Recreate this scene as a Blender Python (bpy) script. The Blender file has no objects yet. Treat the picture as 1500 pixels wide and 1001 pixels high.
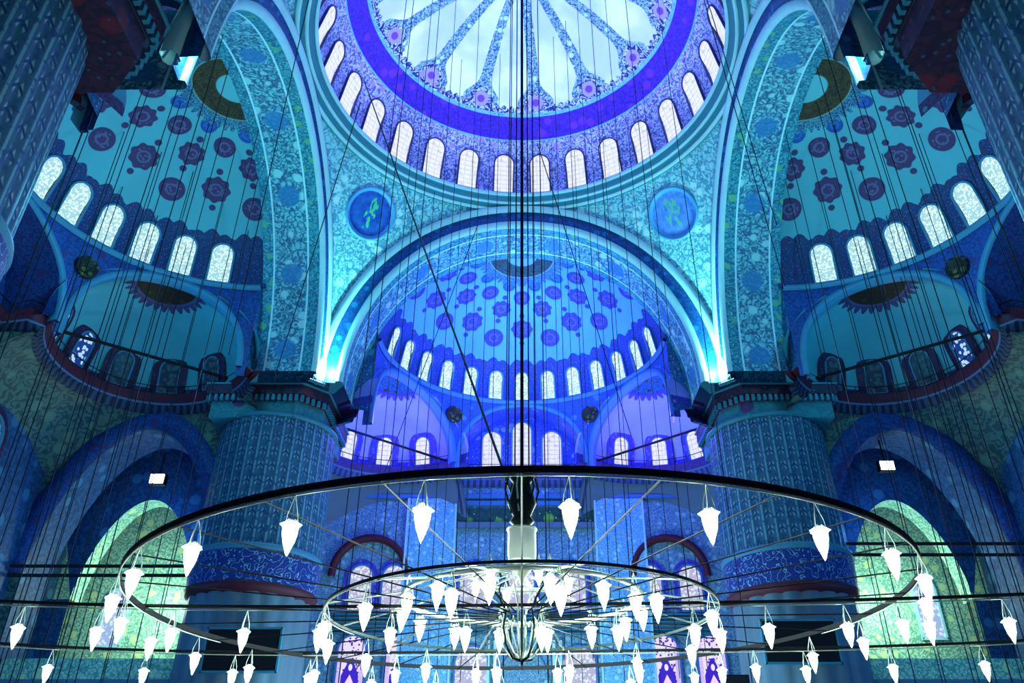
import bpy, math, random
from math import sin, cos, pi, sqrt, radians as rad, atan2
random.seed(7)
C = bpy.context.scene.collection
EYE = 1.7            # everything is built with the eye at z=0 and lifted by EYE at the end
CAM_Y = -27.93       # dome centre is the origin, the camera stands 27.9 m behind it

# ------------------------------------------------------------------ colours / nodes
def hexc(h, k=1.0):
    h = h.lstrip('#')
    v = [int(h[i:i+2], 16) / 255 for i in (0, 2, 4)]
    return tuple((c / 12.92 if c <= .04045 else ((c + .055) / 1.055) ** 2.4) * k for c in v) + (1,)

class S:                                   # scalar / colour socket with operators
    def __init__(s, m, k): s.m, s.k = m, k
    def _b(s, op, o, c=None): return s.m.math(op, s, o, c)
    def __add__(s, o): return s._b('ADD', o)
    __radd__ = __add__
    def __sub__(s, o): return s._b('SUBTRACT', o)
    def __rsub__(s, o): return s.m.math('SUBTRACT', o, s)
    def __mul__(s, o): return s._b('MULTIPLY', o)
    __rmul__ = __mul__
    def __truediv__(s, o): return s._b('DIVIDE', o)
    def lt(s, o): return s._b('LESS_THAN', o)
    def gt(s, o): return s._b('GREATER_THAN', o)
    def abs(s): return s._b('ABSOLUTE', 0.)
    def fract(s): return s._b('FRACT', 0.)
    def floor(s): return s._b('FLOOR', 0.)
    def sin(s): return s._b('SINE', 0.)
    def cos(s): return s._b('COSINE', 0.)
    def sqrt(s): return s._b('SQRT', 0.)
    def max(s, o): return s._b('MAXIMUM', o)
    def min(s, o): return s._b('MINIMUM', o)
    def sm(s, a, b): return s.m.smooth(s, a, b)

class Mat:
    def __init__(s, name, rough=.7, spec=.25, metal=0.):
        s.mat = bpy.data.materials.new(name); s.mat.use_nodes = True
        s.nt = s.mat.node_tree; s.n = s.nt.nodes; s.l = s.nt.links
        s.bsdf = s.n['Principled BSDF']
        s.bsdf.inputs['Roughness'].default_value = rough
        s.bsdf.inputs['Specular IOR Level'].default_value = spec
        s.bsdf.inputs['Metallic'].default_value = metal
        s._tc = None
    def tc(s):
        if not s._tc: s._tc = s.n.new('ShaderNodeTexCoord')
        return s._tc
    def put(s, v, inp):
        if isinstance(v, S): s.l.new(v.k, inp)
        else: inp.default_value = v
    def math(s, op, a, b=0., c=None):
        nd = s.n.new('ShaderNodeMath'); nd.operation = op
        s.put(a, nd.inputs[0]); s.put(b, nd.inputs[1])
        if c is not None: s.put(c, nd.inputs[2])
        return S(s, nd.outputs[0])
    def smooth(s, v, a, b):
        nd = s.n.new('ShaderNodeMapRange'); nd.interpolation_type = 'SMOOTHSTEP'
        s.put(v, nd.inputs[0])
        if a < b: nd.inputs[1].default_value, nd.inputs[2].default_value = a, b
        else:
            nd.inputs[1].default_value, nd.inputs[2].default_value = b, a
            nd.inputs[3].default_value, nd.inputs[4].default_value = 1., 0.
        return S(s, nd.outputs[0])
    def xyz(s, kind='Object'):
        nd = s.n.new('ShaderNodeSeparateXYZ'); s.l.new(s.tc().outputs[kind], nd.inputs[0])
        return [S(s, nd.outputs[i]) for i in range(3)]
    def vec(s, x, y, z=0.):
        nd = s.n.new('ShaderNodeCombineXYZ')
        for v, i in ((x, 0), (y, 1), (z, 2)): s.put(v, nd.inputs[i])
        return S(s, nd.outputs[0])
    def obj(s): return S(s, s.tc().outputs['Object'])
    def uv(s): return S(s, s.tc().outputs['UV'])
    def noise(s, v, sc, det=2., rough=.5):
        nd = s.n.new('ShaderNodeTexNoise'); s.l.new(v.k, nd.inputs['Vector'])
        nd.inputs['Scale'].default_value = sc; nd.inputs['Detail'].default_value = det
        nd.inputs['Roughness'].default_value = rough
        return S(s, nd.outputs[0])
    def vor(s, v, sc, feat='F1'):
        nd = s.n.new('ShaderNodeTexVoronoi'); s.l.new(v.k, nd.inputs['Vector']); nd.feature = feat
        nd.inputs['Scale'].default_value = sc
        return S(s, nd.outputs[0])
    def mix(s, f, a, b):
        nd = s.n.new('ShaderNodeMix'); nd.data_type = 'RGBA'
        s.put(f, nd.inputs[0]); s.put(a, nd.inputs[6]); s.put(b, nd.inputs[7])
        return S(s, nd.outputs[2])
    def out(s, col=None, emit=None, es=1.):
        if col is not None: s.put(col, s.bsdf.inputs['Base Color'])
        if emit is not None:
            s.put(emit, s.bsdf.inputs['Emission Color'])
            s.put(es, s.bsdf.inputs['Emission Strength'])
        return s.mat
    # curly tile ornament: scrolling vines, blossoms and specks
    def orn(s, v, sc, bg, line, accent=None, dots=None, lw=.07, spread=.5):
        sc = sc * 1.5
        nz = s.noise(v, sc * .8, 2.)
        e = s.vor(v, sc * 1.5, 'DISTANCE_TO_EDGE')
        curl = ((nz * 42.).sin()).sm(.0, .6)
        lines = e.sm(lw * 1.5, lw * .5) * .55
        col = s.mix(curl * min(spread * 1.5, 1.), bg, line)
        col = s.mix(lines, col, line)
        if accent: col = s.mix(s.vor(v, sc * .55).sm(.3, .2), col, accent)
        if dots: col = s.mix(s.vor(v, sc * 2.3).sm(.22, .12), col, dots)
        return col

def plain(name, col, rough=.6, metal=0., spec=.3, var=.25, sc=2.):
    m = Mat(name, rough, spec, metal); c = hexc(col)
    d = tuple(x * (1 - var) for x in c[:3]) + (1,)
    return m.out(m.mix(m.noise(m.obj(), sc, 4.), d, c))

def ornament(name, sc, bg, line, accent=None, dots=None, lw=.07, spread=.5, rough=.55):
    m = Mat(name, rough)
    return m.out(m.orn(m.obj(), sc, hexc(bg), hexc(line), hexc(accent) if accent else None, hexc(dots) if dots else None, lw, spread))

M = {}
M['moulding'] = plain('pale_teal_stone', '#a8e2ea', .5, sc=1.)
M['cornice_step'] = plain('teal_stone_steps', '#2f84a0', .5, sc=1.)
M['band'] = ornament('deep_blue_arch_band', 1.6, '#12559a', '#0c3a7a', '#1c74b4', None, .05, .5)
M['pendentive'] = ornament('pendentive_tile_painting', 1.15, '#8ccfd6', '#2f7ea4', '#acdce0', '#2a6c9c', .06, .5)
M['tympanum'] = ornament('blue_tile_painting', 1.3, '#2b76ac', '#174a8a', '#3d94be', '#8cc8e0', .06, .5)
M['spandrel'] = ornament('violet_blue_spandrel', 1.5, '#3454c4', '#2036a0', '#4a74d8', None, .05, .35)
M['iron'] = plain('black_iron', '#0c1018', .8, .2)
M['darkrod'] = plain('dark_steel_cable', '#0c1a24', .5, .4)
M['chrome'] = plain('pale_painted_metal', '#cfe4d8', .3, .5, .5)
M['bronze'] = plain('dark_bronze', '#1c2a28', .55, .6)
M['navyframe'] = plain('navy_window_frame', '#26286c', .5)
M['redpat'] = ornament('dark_wine_painted_stone', .8, '#3c2440', '#1c1c38', '#5c2438', '#2c4c6c')
M['piertop'] = ornament('teal_pier_head_painting', .7, '#2f8090', '#246880', '#4c3468', None, .03, .4)
M['screen'] = plain('dark_screen_face', '#1c1a22', .35)
M['red'] = plain('dark_red_paint', '#501c30', .6)
M['floor'] = ornament('red_carpet', 1.2, '#5a1c28', '#2a2450', '#8a5040', None)
M['greenstone'] = ornament('veined_green_stone', 1.0, '#4c6c66', '#2e4a50', '#5a7c70', None, .03, .7)
M['walltile'] = ornament('blue_wall_tiles', 2.2, '#6c9cb8', '#34608c', '#84b4cc', '#b0d4e0', .06, .45)
M['wallstone'] = plain('blue_grey_stone', '#5a7894', .7, var=.35, sc=.8)
M['greentile'] = ornament('pale_green_gallery_tiles', 1.5, '#a4d0b4', '#3c8c80', '#c0dc9c', '#d8f0dc', .06, .5)
M['roomblue'] = ornament('deep_blue_gallery_wall', 1.0, '#2a5484', '#1a3860', '#3c7098', None, .05, .5)
M['panel'] = ornament('framed_blue_tile_panel', 2.6, '#7cc4e8', '#3c84c0', '#9cd8f0', '#d4f0fc', .07, .4)
M['greenpanel'] = ornament('dark_green_inscription_panel', .9, '#1c5048', '#0c2c30', '#6ca83c', '#9cc850', .05, .2)
M['medal_dark'] = ornament('gilded_black_roundel', 2.4, '#1c1a18', '#0e1014', '#5a5a28', '#7c7c30', .05, .3)
M['fwhite'] = plain('white_wall_paint', '#b8d0d8', .6)

def m_soffit():
    m = Mat('great_arch_tile_soffit', .5)
    nd = m.n.new('ShaderNodeSeparateXYZ'); m.l.new(m.tc().outputs['UV'], nd.inputs[0])
    u, v = S(m, nd.outputs[0]), S(m, nd.outputs[1])
    base = m.orn(m.uv(), 1.25, hexc('#74c0cc'), hexc('#123f74'), hexc('#9cd4d8'), None, .08, .5)
    base2 = m.orn(m.uv(), 1.4, hexc('#3f9cae'), hexc('#125478'), hexc('#58a878'), hexc('#86d0d0'), .06, .5)
    edge = m.math('MAXIMUM', v.lt(.62), v.gt(2.45))
    col = m.mix(edge, base, base2)
    du = (u / 4.4 + .2).fract() - .5
    d = ((du * 4.4) * (du * 4.4) + (v - 1.5) * (v - 1.5)).sqrt()
    col = m.mix(d.sm(.66, .5) * .85, col, hexc('#2a74b0'))
    col = m.mix(((d - .85).abs()).sm(.1, .03) * .5, col, hexc('#245f96'))
    lines = m.math('MAXIMUM', (v - .62).abs().lt(.05), (v - 2.45).abs().lt(.05))
    return m.out(m.mix(lines, col, hexc('#b4e6ee')))
M['soffit'] = m_soffit()

def polar(m, k):
    x, y, z = m.xyz()
    az = m.math('ARCTAN2', x, y); r = (x * x + y * y).sqrt()
    phi = m.math('ARCTAN2', z / k, r)
    return x, y, z, az, r, phi

def m_dome():
    R, k = 10.16, .75
    m = Mat('main_dome_painting', .6)
    x, y, z, az, r, phi = polar(m, k)
    deg = phi * (180 / pi)
    o = m.obj()
    lav = m.orn(o, 1.6, hexc('#a4b0ea'), hexc('#2a3490'), hexc('#8f7cdc'), hexc('#c8d8fa'), .07, .55)
    vio = m.orn(o, 1.2, hexc('#4220c4'), hexc('#24148c'), hexc('#5c28d4'), None, .03, .5)
    fri = m.orn(o, 1.4, hexc('#a8bcec'), hexc('#14246c'), hexc('#8f86dc'), hexc('#cfe2fa'), .1, .7)
    rib = m.orn(o, 2.0, hexc('#8cb8dc'), hexc('#1e4484'), hexc('#b4d4ec'), None, .07, .6)
    pale = m.mix(m.noise(o, .35, 3.).sm(.35, .65), hexc('#b4c4f0'), hexc('#dde6f8'))
    n = 14
    cell = ((az / (2 * pi) * n) + .25 + 10).fract() - .5      # ribs at the cell centres
    dm = cell.abs() * (2 * pi / n) * r                         # metres from the rib line
    halfrib = (r * .022 + .19)
    nearfringe = deg.sm(52., 42.)
    lob = ((az * (n * 4)).sin()).abs() * 1.0
    # ribs: widen into a lobed foot at the bottom
    ribm = m.math('LESS_THAN', dm, halfrib + nearfringe * nearfringe * .75)
    foot = m.math('LESS_THAN', deg, 39.6 + lob * 1.3 + (cell.abs()).sm(.3, .1) * 6.)
    col = m.mix(ribm, pale, rib)
    col = m.mix(foot, col, fri)
    dfl = (dm * dm + (deg - 42.) * (deg - 42.) * .026).sqrt()
    col = m.mix(dfl.sm(.5, .42), col, hexc('#9a8ce4'))
    col = m.mix(dfl.sm(.26, .2), col, hexc('#6a3cd0'))
    col = m.mix(deg.lt(36.8), col, vio)
    col = m.mix(deg.lt(26.8), col, lav)
    for e in (36.8, 26.8, 37.6):
        col = m.mix((deg - e).abs().sm(.42, .2), col, hexc('#58a8dc'))
    return m.out(col)
M['dome'] = m_dome()

def m_semi(name, base, base2, pat, pat2, med, med2, step, phase, dark):
    R, k = 8.56, .7
    m = Mat(name, .6)
    x, y, z, az, r, phi = polar(m, k)
    deg = phi * (180 / pi); o = m.obj()
    bg = m.mix(m.noise(o, .5, 3.), hexc(base), hexc(base2))
    drum = m.orn(o, 2.2, hexc(pat), hexc(pat2), hexc(med), hexc('#6c88c8'), .06, .4)
    teeth = ((az * 30.).sin().abs() * 2.2) + ((az * 13.).cos().abs() * 2.6)
    col = m.mix(m.math('LESS_THAN', deg, teeth + 23.5), bg, drum)
    a = az * (180 / pi) / step + phase + 40.
    def row(col, par, el, rr, star, c1, c2):
        # par 0: even columns, 1: odd columns
        rr *= 1.1
        h = ((a + par) * .5 + .5).fract() - .5
        dx = h * (2 * step * pi / 180) * r
        dy = (deg - el) * (R * .86 * pi / 180)
        d = (dx * dx + dy * dy).sqrt()
        if star:
            th = m.math('ARCTAN2', dx, dy)
            d2 = d - (th * 8.).cos() * .05
            col = m.mix(d2.sm(rr + .03, rr - .03), col, hexc(c1))
            for sgn in (1, -1):
                q = dy - sgn * rr * 1.45; dd = (dx * dx + q * q).sqrt()
                col = m.mix(dd.sm(.2, .15), col, hexc(c1))
        else:
            col = m.mix(d.sm(rr + .03, rr - .03), col, hexc(c1))
        spk = m.vor(o, 5.).sm(.25, .4)
        col = m.mix(d.sm(rr * .78, rr * .7), col, m.mix(spk, hexc(c2), hexc(c1)))
        col = m.mix((d - rr * .42).abs().sm(.07, .03), col, hexc(c2))
        return col
    col = row(col, 1, 39.5, .6, False, med, med2)
    col = row(col, 1, 56.5, .56, True, med, med2)
    col = row(col, 1, 70.5, .38, False, '#1c4c9c', '#2a64b4')
    col = row(col, 0, 45.5, .64, True, med, med2)
    col = row(col, 0, 64., .5, False, med, med2)
    fr = ((az * 24.).sin().abs() * .35)
    col = m.mix(m.math('LESS_THAN', r, fr + 2.45), col, m.orn(o, 2.4, hexc(pat), hexc(base), None, None, .06, .5))
    col = m.mix(r.sm(2.06, 2.02), col, hexc('#6a9488'))
    col = m.mix(r.sm(1.98, 1.94), col, m.orn(o, 1.8, hexc(dark), hexc('#181c1c'), hexc('#4a3a20'), None, .04, .5))
    col = m.mix(r.sm(.95, .85), col, hexc(base2))
    return m.out(col)
M['semi_f'] = m_semi('forward_half_dome_painting', '#4a8ed4', '#63a6e0', '#2c3f9c', '#1f2c7c', '#3a3a98', '#5a58b8', 17., 0., '#2f4f54')
for _k, _p in (('l', -29.5 / 18.7), ('r', 29.5 / 18.7)):
    M['semi_' + _k] = m_semi('side_half_dome_painting', '#4fa0ae', '#62b4be', '#2a3f74', '#1c2c5c', '#48305e', '#5f5a86', 18.7, _p, '#4c3a1c')

def m_exedra(name, base, base2, med, ring, win):
    m = Mat(name, .6)
    x, y, z = m.xyz(); o = m.obj()
    bg = m.mix(m.noise(o, .6, 3.), hexc(base), hexc(base2))
    az = m.math('ARCTAN2', x, y); r = (x * x + y * y).sqrt()
    yy = y - .9; r2 = (x * x * .8 + yy * yy * .8).sqrt()
    az2 = m.math('ARCTAN2', x, yy)
    sp = ((az2 * 14.).sin().abs() * .35)
    up = z.gt(2.4)
    col = m.mix(m.math('LESS_THAN', r2, sp + 1.5) * up, bg, m.orn(o, 2.4, hexc(med), hexc(ring), None, None, .05, .4))
    col = m.mix(r2.lt(1.42) * up, col, hexc(ring))
    col = m.mix(r2.lt(1.3) * up, col, m.orn(o, 2., hexc(win), hexc('#1a1616'), hexc('#3c3420'), None, .04, .4))
    low = m.orn(o, 2.4, hexc(med), hexc(ring), hexc(base), None, .05, .5)
    col = m.mix(z.lt(.55), col, low)
    return m.out(col)
M['ex_f'] = m_exedra('violet_niche_painting', '#7c8ce8', '#a0acf4', '#4a4cc4', '#3038a8', '#1c6488')
M['ex_s'] = m_exedra('teal_niche_painting', '#3f93a8', '#54a8b8', '#40305c', '#4f4a78', '#3a2414')

def m_pier():
    m = Mat('fluted_pier_tiles', .5)
    x, y, z = m.xyz()
    az = m.math('ARCTAN2', x, y); n = 34
    c = (az / (2 * pi) * n + 10).fract() - .5
    v = (z * 1.25 + c.abs() * .9 + 40.)
    h = v.fract() - .5
    leaf = m.math('ADD', (c.abs() * 2.2 - .35).abs(), h.abs() * .9).sm(.34, .2)
    col = m.mix(leaf, hexc('#2c5878'), hexc('#74a4b0'))
    col = m.mix(h.abs().sm(.12, .05) * c.abs().lt(.32), col, hexc('#16386c'))
    col = m.mix(c.abs().sm(.4, .45), col, hexc('#5c92a8'))
    col = m.mix(m.noise(m.obj(), 5., 2.).sm(.5, .68), col, hexc('#1f4676'))
    return m.out(col)
M['pier'] = m_pier()
M['pierlow'] = plain('grey_marble_shaft', '#5c7890', .5, var=.3, sc=1.2)

def m_script(name, bg, ink, ink2):
    m = Mat(name, .5)
    u = m.uv()
    nz = m.noise(u, 1.6, 2.); nz2 = m.noise(u, 4.2, 1.)
    l = ((nz * 22.).sin()).abs().sm(.28, .1)
    l2 = ((nz2 * 16.).sin()).abs().sm(.22, .1)
    return m.out(m.mix(l2 * .7, m.mix(l, hexc(bg), hexc(ink)), hexc(ink2)))
M['pierband'] = m_script('navy_inscription_tiles', '#1a2f80', '#7cb0c8', '#2c4c9c')

def m_cornice(name, c1, c2, c3, c4='#101c38'):
    m = Mat(name, .6)
    nd = m.n.new('ShaderNodeSeparateXYZ'); m.l.new(m.tc().outputs['UV'], nd.inputs[0])
    u, v = S(m, nd.outputs[0]), S(m, nd.outputs[1])
    ch = (u * 2.4).fract()
    col = m.mix(m.noise(m.uv(), 4.).sm(.45, .6), hexc(c1), hexc(c2))
    dent = (ch - .5).abs().lt(.24) * v.lt(.62)
    col = m.mix(v.lt(.62), col, hexc(c3))
    col = m.mix(dent, col, hexc(c4))
    col = m.mix((v - .64).abs().lt(.05), col, hexc('#4c6c9c'))
    return m.out(col)
M['cornice'] = m_cornice('dark_red_muqarnas_cornice', '#561c32', '#42203c', '#2c4464')
M['cornice_f'] = m_cornice('violet_muqarnas_cornice', '#4a2c70', '#2c3c90', '#3c58a0', '#243470')

# window glass: what shines through is the day outside, broken by small leaded panes
def m_glass(name, col, dark, s, kind='speckle', es=1.):
    m = Mat(name, .3)
    nd = m.n.new('ShaderNodeSeparateXYZ'); m.l.new(m.tc().outputs['UV'], nd.inputs[0])
    u, v = S(m, nd.outputs[0]), S(m, nd.outputs[1])
    if kind == 'speckle':
        f = m.vor(m.uv(), s).sm(.32, .55)
        c = m.mix(f * .6, hexc(col), hexc(dark))
    elif kind == 'bars':
        f = m.math('MAXIMUM', ((v * 3.2).fract() - .5).abs().gt(.44), ((u * 2.6 + .5).fract() - .5).abs().gt(.46))
        c = m.mix(f * .45, hexc(col), hexc(dark))
        c = m.mix(m.noise(m.uv(), 3.).sm(.5, .75) * .5, c, hexc(dark))
    elif kind == 'lattice':
        f = m.vor(m.uv(), s).sm(.46, .54)
        c = m.mix(f, hexc(col), hexc(dark))
    else:                                # purple stained glass with a pointed motif
        g = m.vor(m.uv(), 5.5)
        c = m.mix(g.sm(.4, .32), hexc('#eee0ff'), hexc('#4a14a8'))
        t = m.math('LESS_THAN', u.abs(), (3.35 - v) * .46 + .08) * v.lt(3.35) * v.gt(1.9) * u.abs().lt(.52)
        c = m.mix(t, c, hexc('#3a08c8'))
        t2 = (u * u * 5. + (v - 2.85) * (v - 2.85) * 2.).lt(.07)
        c = m.mix(t2, c, hexc('#f4e4ff'))
        t3 = m.math('LESS_THAN', u.abs() * 1.5 + (v - 1.9).abs() * .8, .45)
        c = m.mix(t3, c, hexc('#f8d8f4'))
        c = m.mix(u.abs().gt(.56) * (1 - m.vor(m.uv(), 7.).sm(.3, .2)), c, hexc('#d0b8f8'))
    return m.out(hexc('#20303c'), c, es)
M['g_dome'] = m_glass('bright_lavender_daylight_glass', '#eef4fc', '#8c90d8', 7., 'bars', 1.0)
M['g_semi'] = m_glass('speckled_white_glass', '#e2fbf2', '#2a84a8', 8.5, 'speckle', 1.4)
M['g_side'] = m_glass('speckled_teal_glass', '#d4f8f0', '#2a80a0', 9., 'speckle', 1.35)
M['g_latt'] = m_glass('round_lattice_glass', '#b4dcff', '#143480', 4.2, 'lattice', 1.)
M['g_exf'] = m_glass('bright_violet_daylight_glass', '#eceeff', '#4c50d8', 7., 'bars', .98)
M['g_dim'] = m_glass('unlit_dark_glass', '#2c5c74', '#142c4c', 4.2, 'lattice', .25)
M['g_purple'] = m_glass('purple_stained_glass', '#ffffff', '#000000', 5., 'stained', 1.)
M['g_pale'] = m_glass('pale_stained_glass', '#e8f6fc', '#9070c0', 6., 'speckle', .95)
M['g_blue'] = m_glass('blue_white_gallery_glass', '#d6ecff', '#5c80d0', 5., 'speckle', 1.)

def m_emit(name, col, st):
    m = Mat(name, .4); return m.out((0.8, .85, .8, 1), hexc(col), st)
M['bulb'] = m_emit('glowing_bulb', '#f6ffe4', 26.)
M['glass_glow'] = m_emit('softly_glowing_glass', '#c4dcc8', .3)  # emission stands in for light passing through the translucent glass cylinder
M['rim_glow'] = m_emit('self_glowing_cup_rim', '#e8fff0', 1.6)  # rim is no lamp; its emission imitates light from the bulb
M['wire_lit'] = plain('pale_metal_strap', '#e8fff0', .25, .3, .6)
M['flood'] = m_emit('floodlight_lens', '#eef4ff', 7.)
M['cyanflood'] = m_emit('cyan_floodlight_lens', '#c4fff8', 8.)
def m_clear():
    m = Mat('clear_lamp_glass', .05)
    m.bsdf.inputs['Transmission Weight'].default_value = .9
    m.bsdf.inputs['IOR'].default_value = 1.1
    return m.out((.93, 1., .95, 1))
M['glass'] = m_clear()

# ------------------------------------------------------------------ mesh helpers
class MB:
    def __init__(s): s.v, s.f, s.uv, s.sm = [], [], [], []
    def face(s, ids, uvs=None, smooth=True):
        s.f.append(ids); s.uv.append(uvs or [(s.v[i][0], s.v[i][1]) for i in ids]); s.sm.append(smooth)
    def grid(s, fn, us, vs, uvfn=None, smooth=True, keep=None, flip=False):
        b = len(s.v); nu, nv = len(us), len(vs)
        for a in us:
            for c in vs: s.v.append(tuple(fn(a, c)))
        for i in range(nu - 1):
            for j in range(nv - 1):
                ids = [b + i * nv + j, b + (i + 1) * nv + j, b + (i + 1) * nv + j + 1, b + i * nv + j + 1]
                if keep and not keep(*[sum(s.v[q][t] for q in ids) / 4 for t in range(3)]): continue
                pr = [(us[i], vs[j]), (us[i+1], vs[j]), (us[i+1], vs[j+1]), (us[i], vs[j+1])]
                uv = [uvfn(*p) if uvfn else p for p in pr]
                if flip: ids.reverse(); uv.reverse()
                s.face(ids, uv, smooth)
        return s
    def box(s, x0, x1, y0, y1, z0, z1):
        b = len(s.v)
        s.v += [(x, y, z) for z in (z0, z1) for y in (y0, y1) for x in (x0, x1)]
        for q, ax in (((0, 2, 3, 1), (0, 1)), ((4, 5, 7, 6), (0, 1)), ((0, 1, 5, 4), (0, 2)), ((2, 6, 7, 3), (0, 2)), ((0, 4, 6, 2), (1, 2)), ((1, 3, 7, 5), (1, 2))):
            s.face([b + i for i in q], [(s.v[b + i][ax[0]], s.v[b + i][ax[1]]) for i in q], False)
        return s
    def prism(s, pts, z0, z1):
        n = len(pts); b = len(s.v)
        s.v += [(x, y, z0) for x, y in pts] + [(x, y, z1) for x, y in pts]
        u = 0
        for i in range(n):
            j = (i + 1) % n; L = math.dist(pts[i], pts[j])
            s.face([b + i, b + j, b + n + j, b + n + i], [(u, z0), (u + L, z0), (u + L, z1), (u, z1)], False); u += L
        s.face([b + i for i in reversed(range(n))], None, False); s.face([b + n + i for i in range(n)], None, False)
        return s
    def lathe(s, prof, n=24, c=(0, 0), a0=0., a1=2*pi, smooth=True, mod=None):
        us = [a0 + (a1 - a0) * i / n for i in range(n + 1)]
        def fn(u, k):
            r, z = prof[k]
            if mod: r = mod(u, r)
            return (c[0] + r * sin(u), c[1] + r * cos(u), z)
        acc = [0]
        for i in range(1, len(prof)): acc.append(acc[-1] + math.dist(prof[i-1], prof[i]))
        return s.grid(fn, us, list(range(len(prof))), lambda u, k: (u * max(prof[k][0], .5), acc[k]), smooth)
    def tube(s, pts, r, n=6, closed=False):
        P = [tuple(p) for p in pts]; m = len(P); b = len(s.v)
        ring = []
        for i in range(m):
            if closed: a, c = P[i-1], P[(i+1) % m]
            else: a, c = P[max(i-1, 0)], P[min(i+1, m-1)]
            t = [c[k] - a[k] for k in range(3)]; L = sqrt(sum(q*q for q in t)) or 1; t = [q / L for q in t]
            up = (0, 0, 1) if abs(t[2]) < .9 else (1, 0, 0)
            e1 = [t[1]*up[2]-t[2]*up[1], t[2]*up[0]-t[0]*up[2], t[0]*up[1]-t[1]*up[0]]; L = sqrt(sum(q*q for q in e1)); e1 = [q/L for q in e1]
            e2 = [t[1]*e1[2]-t[2]*e1[1], t[2]*e1[0]-t[0]*e1[2], t[0]*e1[1]-t[1]*e1[0]]
            rr = r[i] if isinstance(r, (list, tuple)) else r
            for k in range(n):
                q = 2*pi*k/n; s.v.append(tuple(P[i][d] + rr*(cos(q)*e1[d] + sin(q)*e2[d]) for d in range(3)))
        for i in range(m if closed else m - 1):
            j = (i + 1) % m
            for k in range(n):
                l = (k + 1) % n
                s.face([b+i*n+k, b+i*n+l, b+j*n+l, b+j*n+k])
        if not closed:
            s.face([b + k for k in range(n)], None, False); s.face([b+(m-1)*n + k for k in reversed(range(n))], None, False)
        return s
    def build(s, name, mat, parent=None):
        me = bpy.data.meshes.new(name); me.from_pydata(s.v, [], s.f)
        uvl = me.uv_layers.new(name='UVMap'); k = 0
        for fi, f in enumerate(s.f):
            for q in range(len(f)): uvl.data[k].uv = s.uv[fi][q]; k += 1
        me.polygons.foreach_set('use_smooth', s.sm); me.materials.append(M[mat] if isinstance(mat, str) else mat); me.update()
        o = bpy.data.objects.new(name, me); C.objects.link(o)
        if parent: o.parent = parent
        return o

def lin(a, b, n): return [a + (b - a) * i / n for i in range(n + 1)]
def struct(o, label=None):
    o['kind'] = 'structure'
    if label: o['label'] = label
    return o
def thing(name, label, cat, loc=(0, 0, 0), rz=0., group=None):
    o = bpy.data.objects.new(name, None); C.objects.link(o); o.location = loc; o.rotation_euler = (0, 0, rz)
    o.empty_display_size = .2
    return tag(o, label, cat, group)
def tag(o, label, cat, group=None):
    o['label'] = label; o['category'] = cat
    if group: o['group'] = group
    return o
KIDS = {}
def kids(o):
    if o.name not in KIDS: KIDS[o.name] = [c for c in C.objects if c.parent == o]
    return KIDS[o.name]
def dup(o, loc=None, rot=None, label=None, group=None, mats=None):
    def cp(a, par):
        c = a.copy(); C.objects.link(c); c.parent = par
        for ch in kids(a): cp(ch, c)
        return c
    r = cp(o, None)
    if loc is not None: r.location = loc
    if rot is not None: r.rotation_euler = rot
    if label: r['label'] = label
    if group: r['group'] = group
    return r
WN = [0]; TN = [0]
def trim_name(): TN[0] += 1; return 'trim_%d' % TN[0]
def win_name(): WN[0] += 1; return 'window_%d' % WN[0]

# arched window mapped by mp(u, v, off): u across, v up, off towards the room
def arch_outline(w, h, n=10, off=0.):
    r = w / 2; hs = h - r
    P = [(-r - off, -off)]
    P += [((r + off) * cos(a), hs + (r + off) * sin(a)) for a in lin(pi, 0, n)]
    P.append((r + off, -off)); return P
def window(mp, w, h, glass, frame='cornice_step', fr=.12, dep=.14, surround=None, sw=.4, name=None, thick=True):
    root = MB()
    A = arch_outline(w, h); B = arch_outline(w, h, off=fr)
    m = MB(); prof = [(0, .03), (0, dep), (1, dep), (1, -.05)]
    n = len(A)
    def fn(i, k):
        i = int(i); t, d = prof[int(k)]
        p = A[i] if t == 0 else B[i]; return mp(p[0], p[1], d)
    m.grid(fn, list(range(n)), [0, 1, 2, 3], None, False)
    m.grid(lambda u, k: mp(u, [(0, .03), (0, dep), (-fr, dep), (-fr, -.05)][int(k)][0], [(0, .03), (0, dep), (-fr, dep), (-fr, -.05)][int(k)][1]), lin(-w/2 - fr, w/2 + fr, 4), [0, 1, 2, 3], None, False)
    o = struct(m.build(name or win_name(), frame))
    p = MB(); r = w / 2; hs = h - r
    rows = lin(0, hs, 4) + [hs + r * sin(a) for a in lin(0, pi / 2, 6)[1:]]
    def hw(v): return r if v <= hs else sqrt(max(r * r - (v - hs) ** 2, 0))
    p.grid(lambda t, v: mp(t * hw(v), v, .035), [-1, -.5, 0, .5, 1], rows, lambda t, v: (t * hw(v), v), False)
    p.build('pane', glass, o)
    if surround:
        s = MB(); Cc = arch_outline(w, h, off=fr); Dd = arch_outline(w, h, off=fr + sw)
        def f2(i, k):
            i = int(i); q = (Cc[i], Cc[i], Dd[i], Dd[i])[int(k)]; return mp(q[0], max(q[1], 0), (0., .07, .07, -.03)[int(k)])
        s.grid(f2, list(range(len(Cc))), [0, 1, 2, 3], None, False); s.build('window_surround', surround, o)
    return o
def ell_map(R, k, z0=0., h0=0.):
    # surface of an ellipsoid dome around its own origin; v is metres up the meridian from h0 degrees
    def mp(u, v, off):
        ph = rad(h0) + v / (R * (k * .9 + .1)); rr = R * cos(ph); a = u / R / max(cos(ph), .3) * cos(rad(h0 + 4))
        nx = cos(ph) * k; nz = sin(ph); L = sqrt(nx*nx + nz*nz); nx /= L; nz /= L
        q = rr - off * nx
        return (q * sin(a), q * cos(a), z0 + R * k * sin(ph) - off * nz)
    return mp
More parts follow.
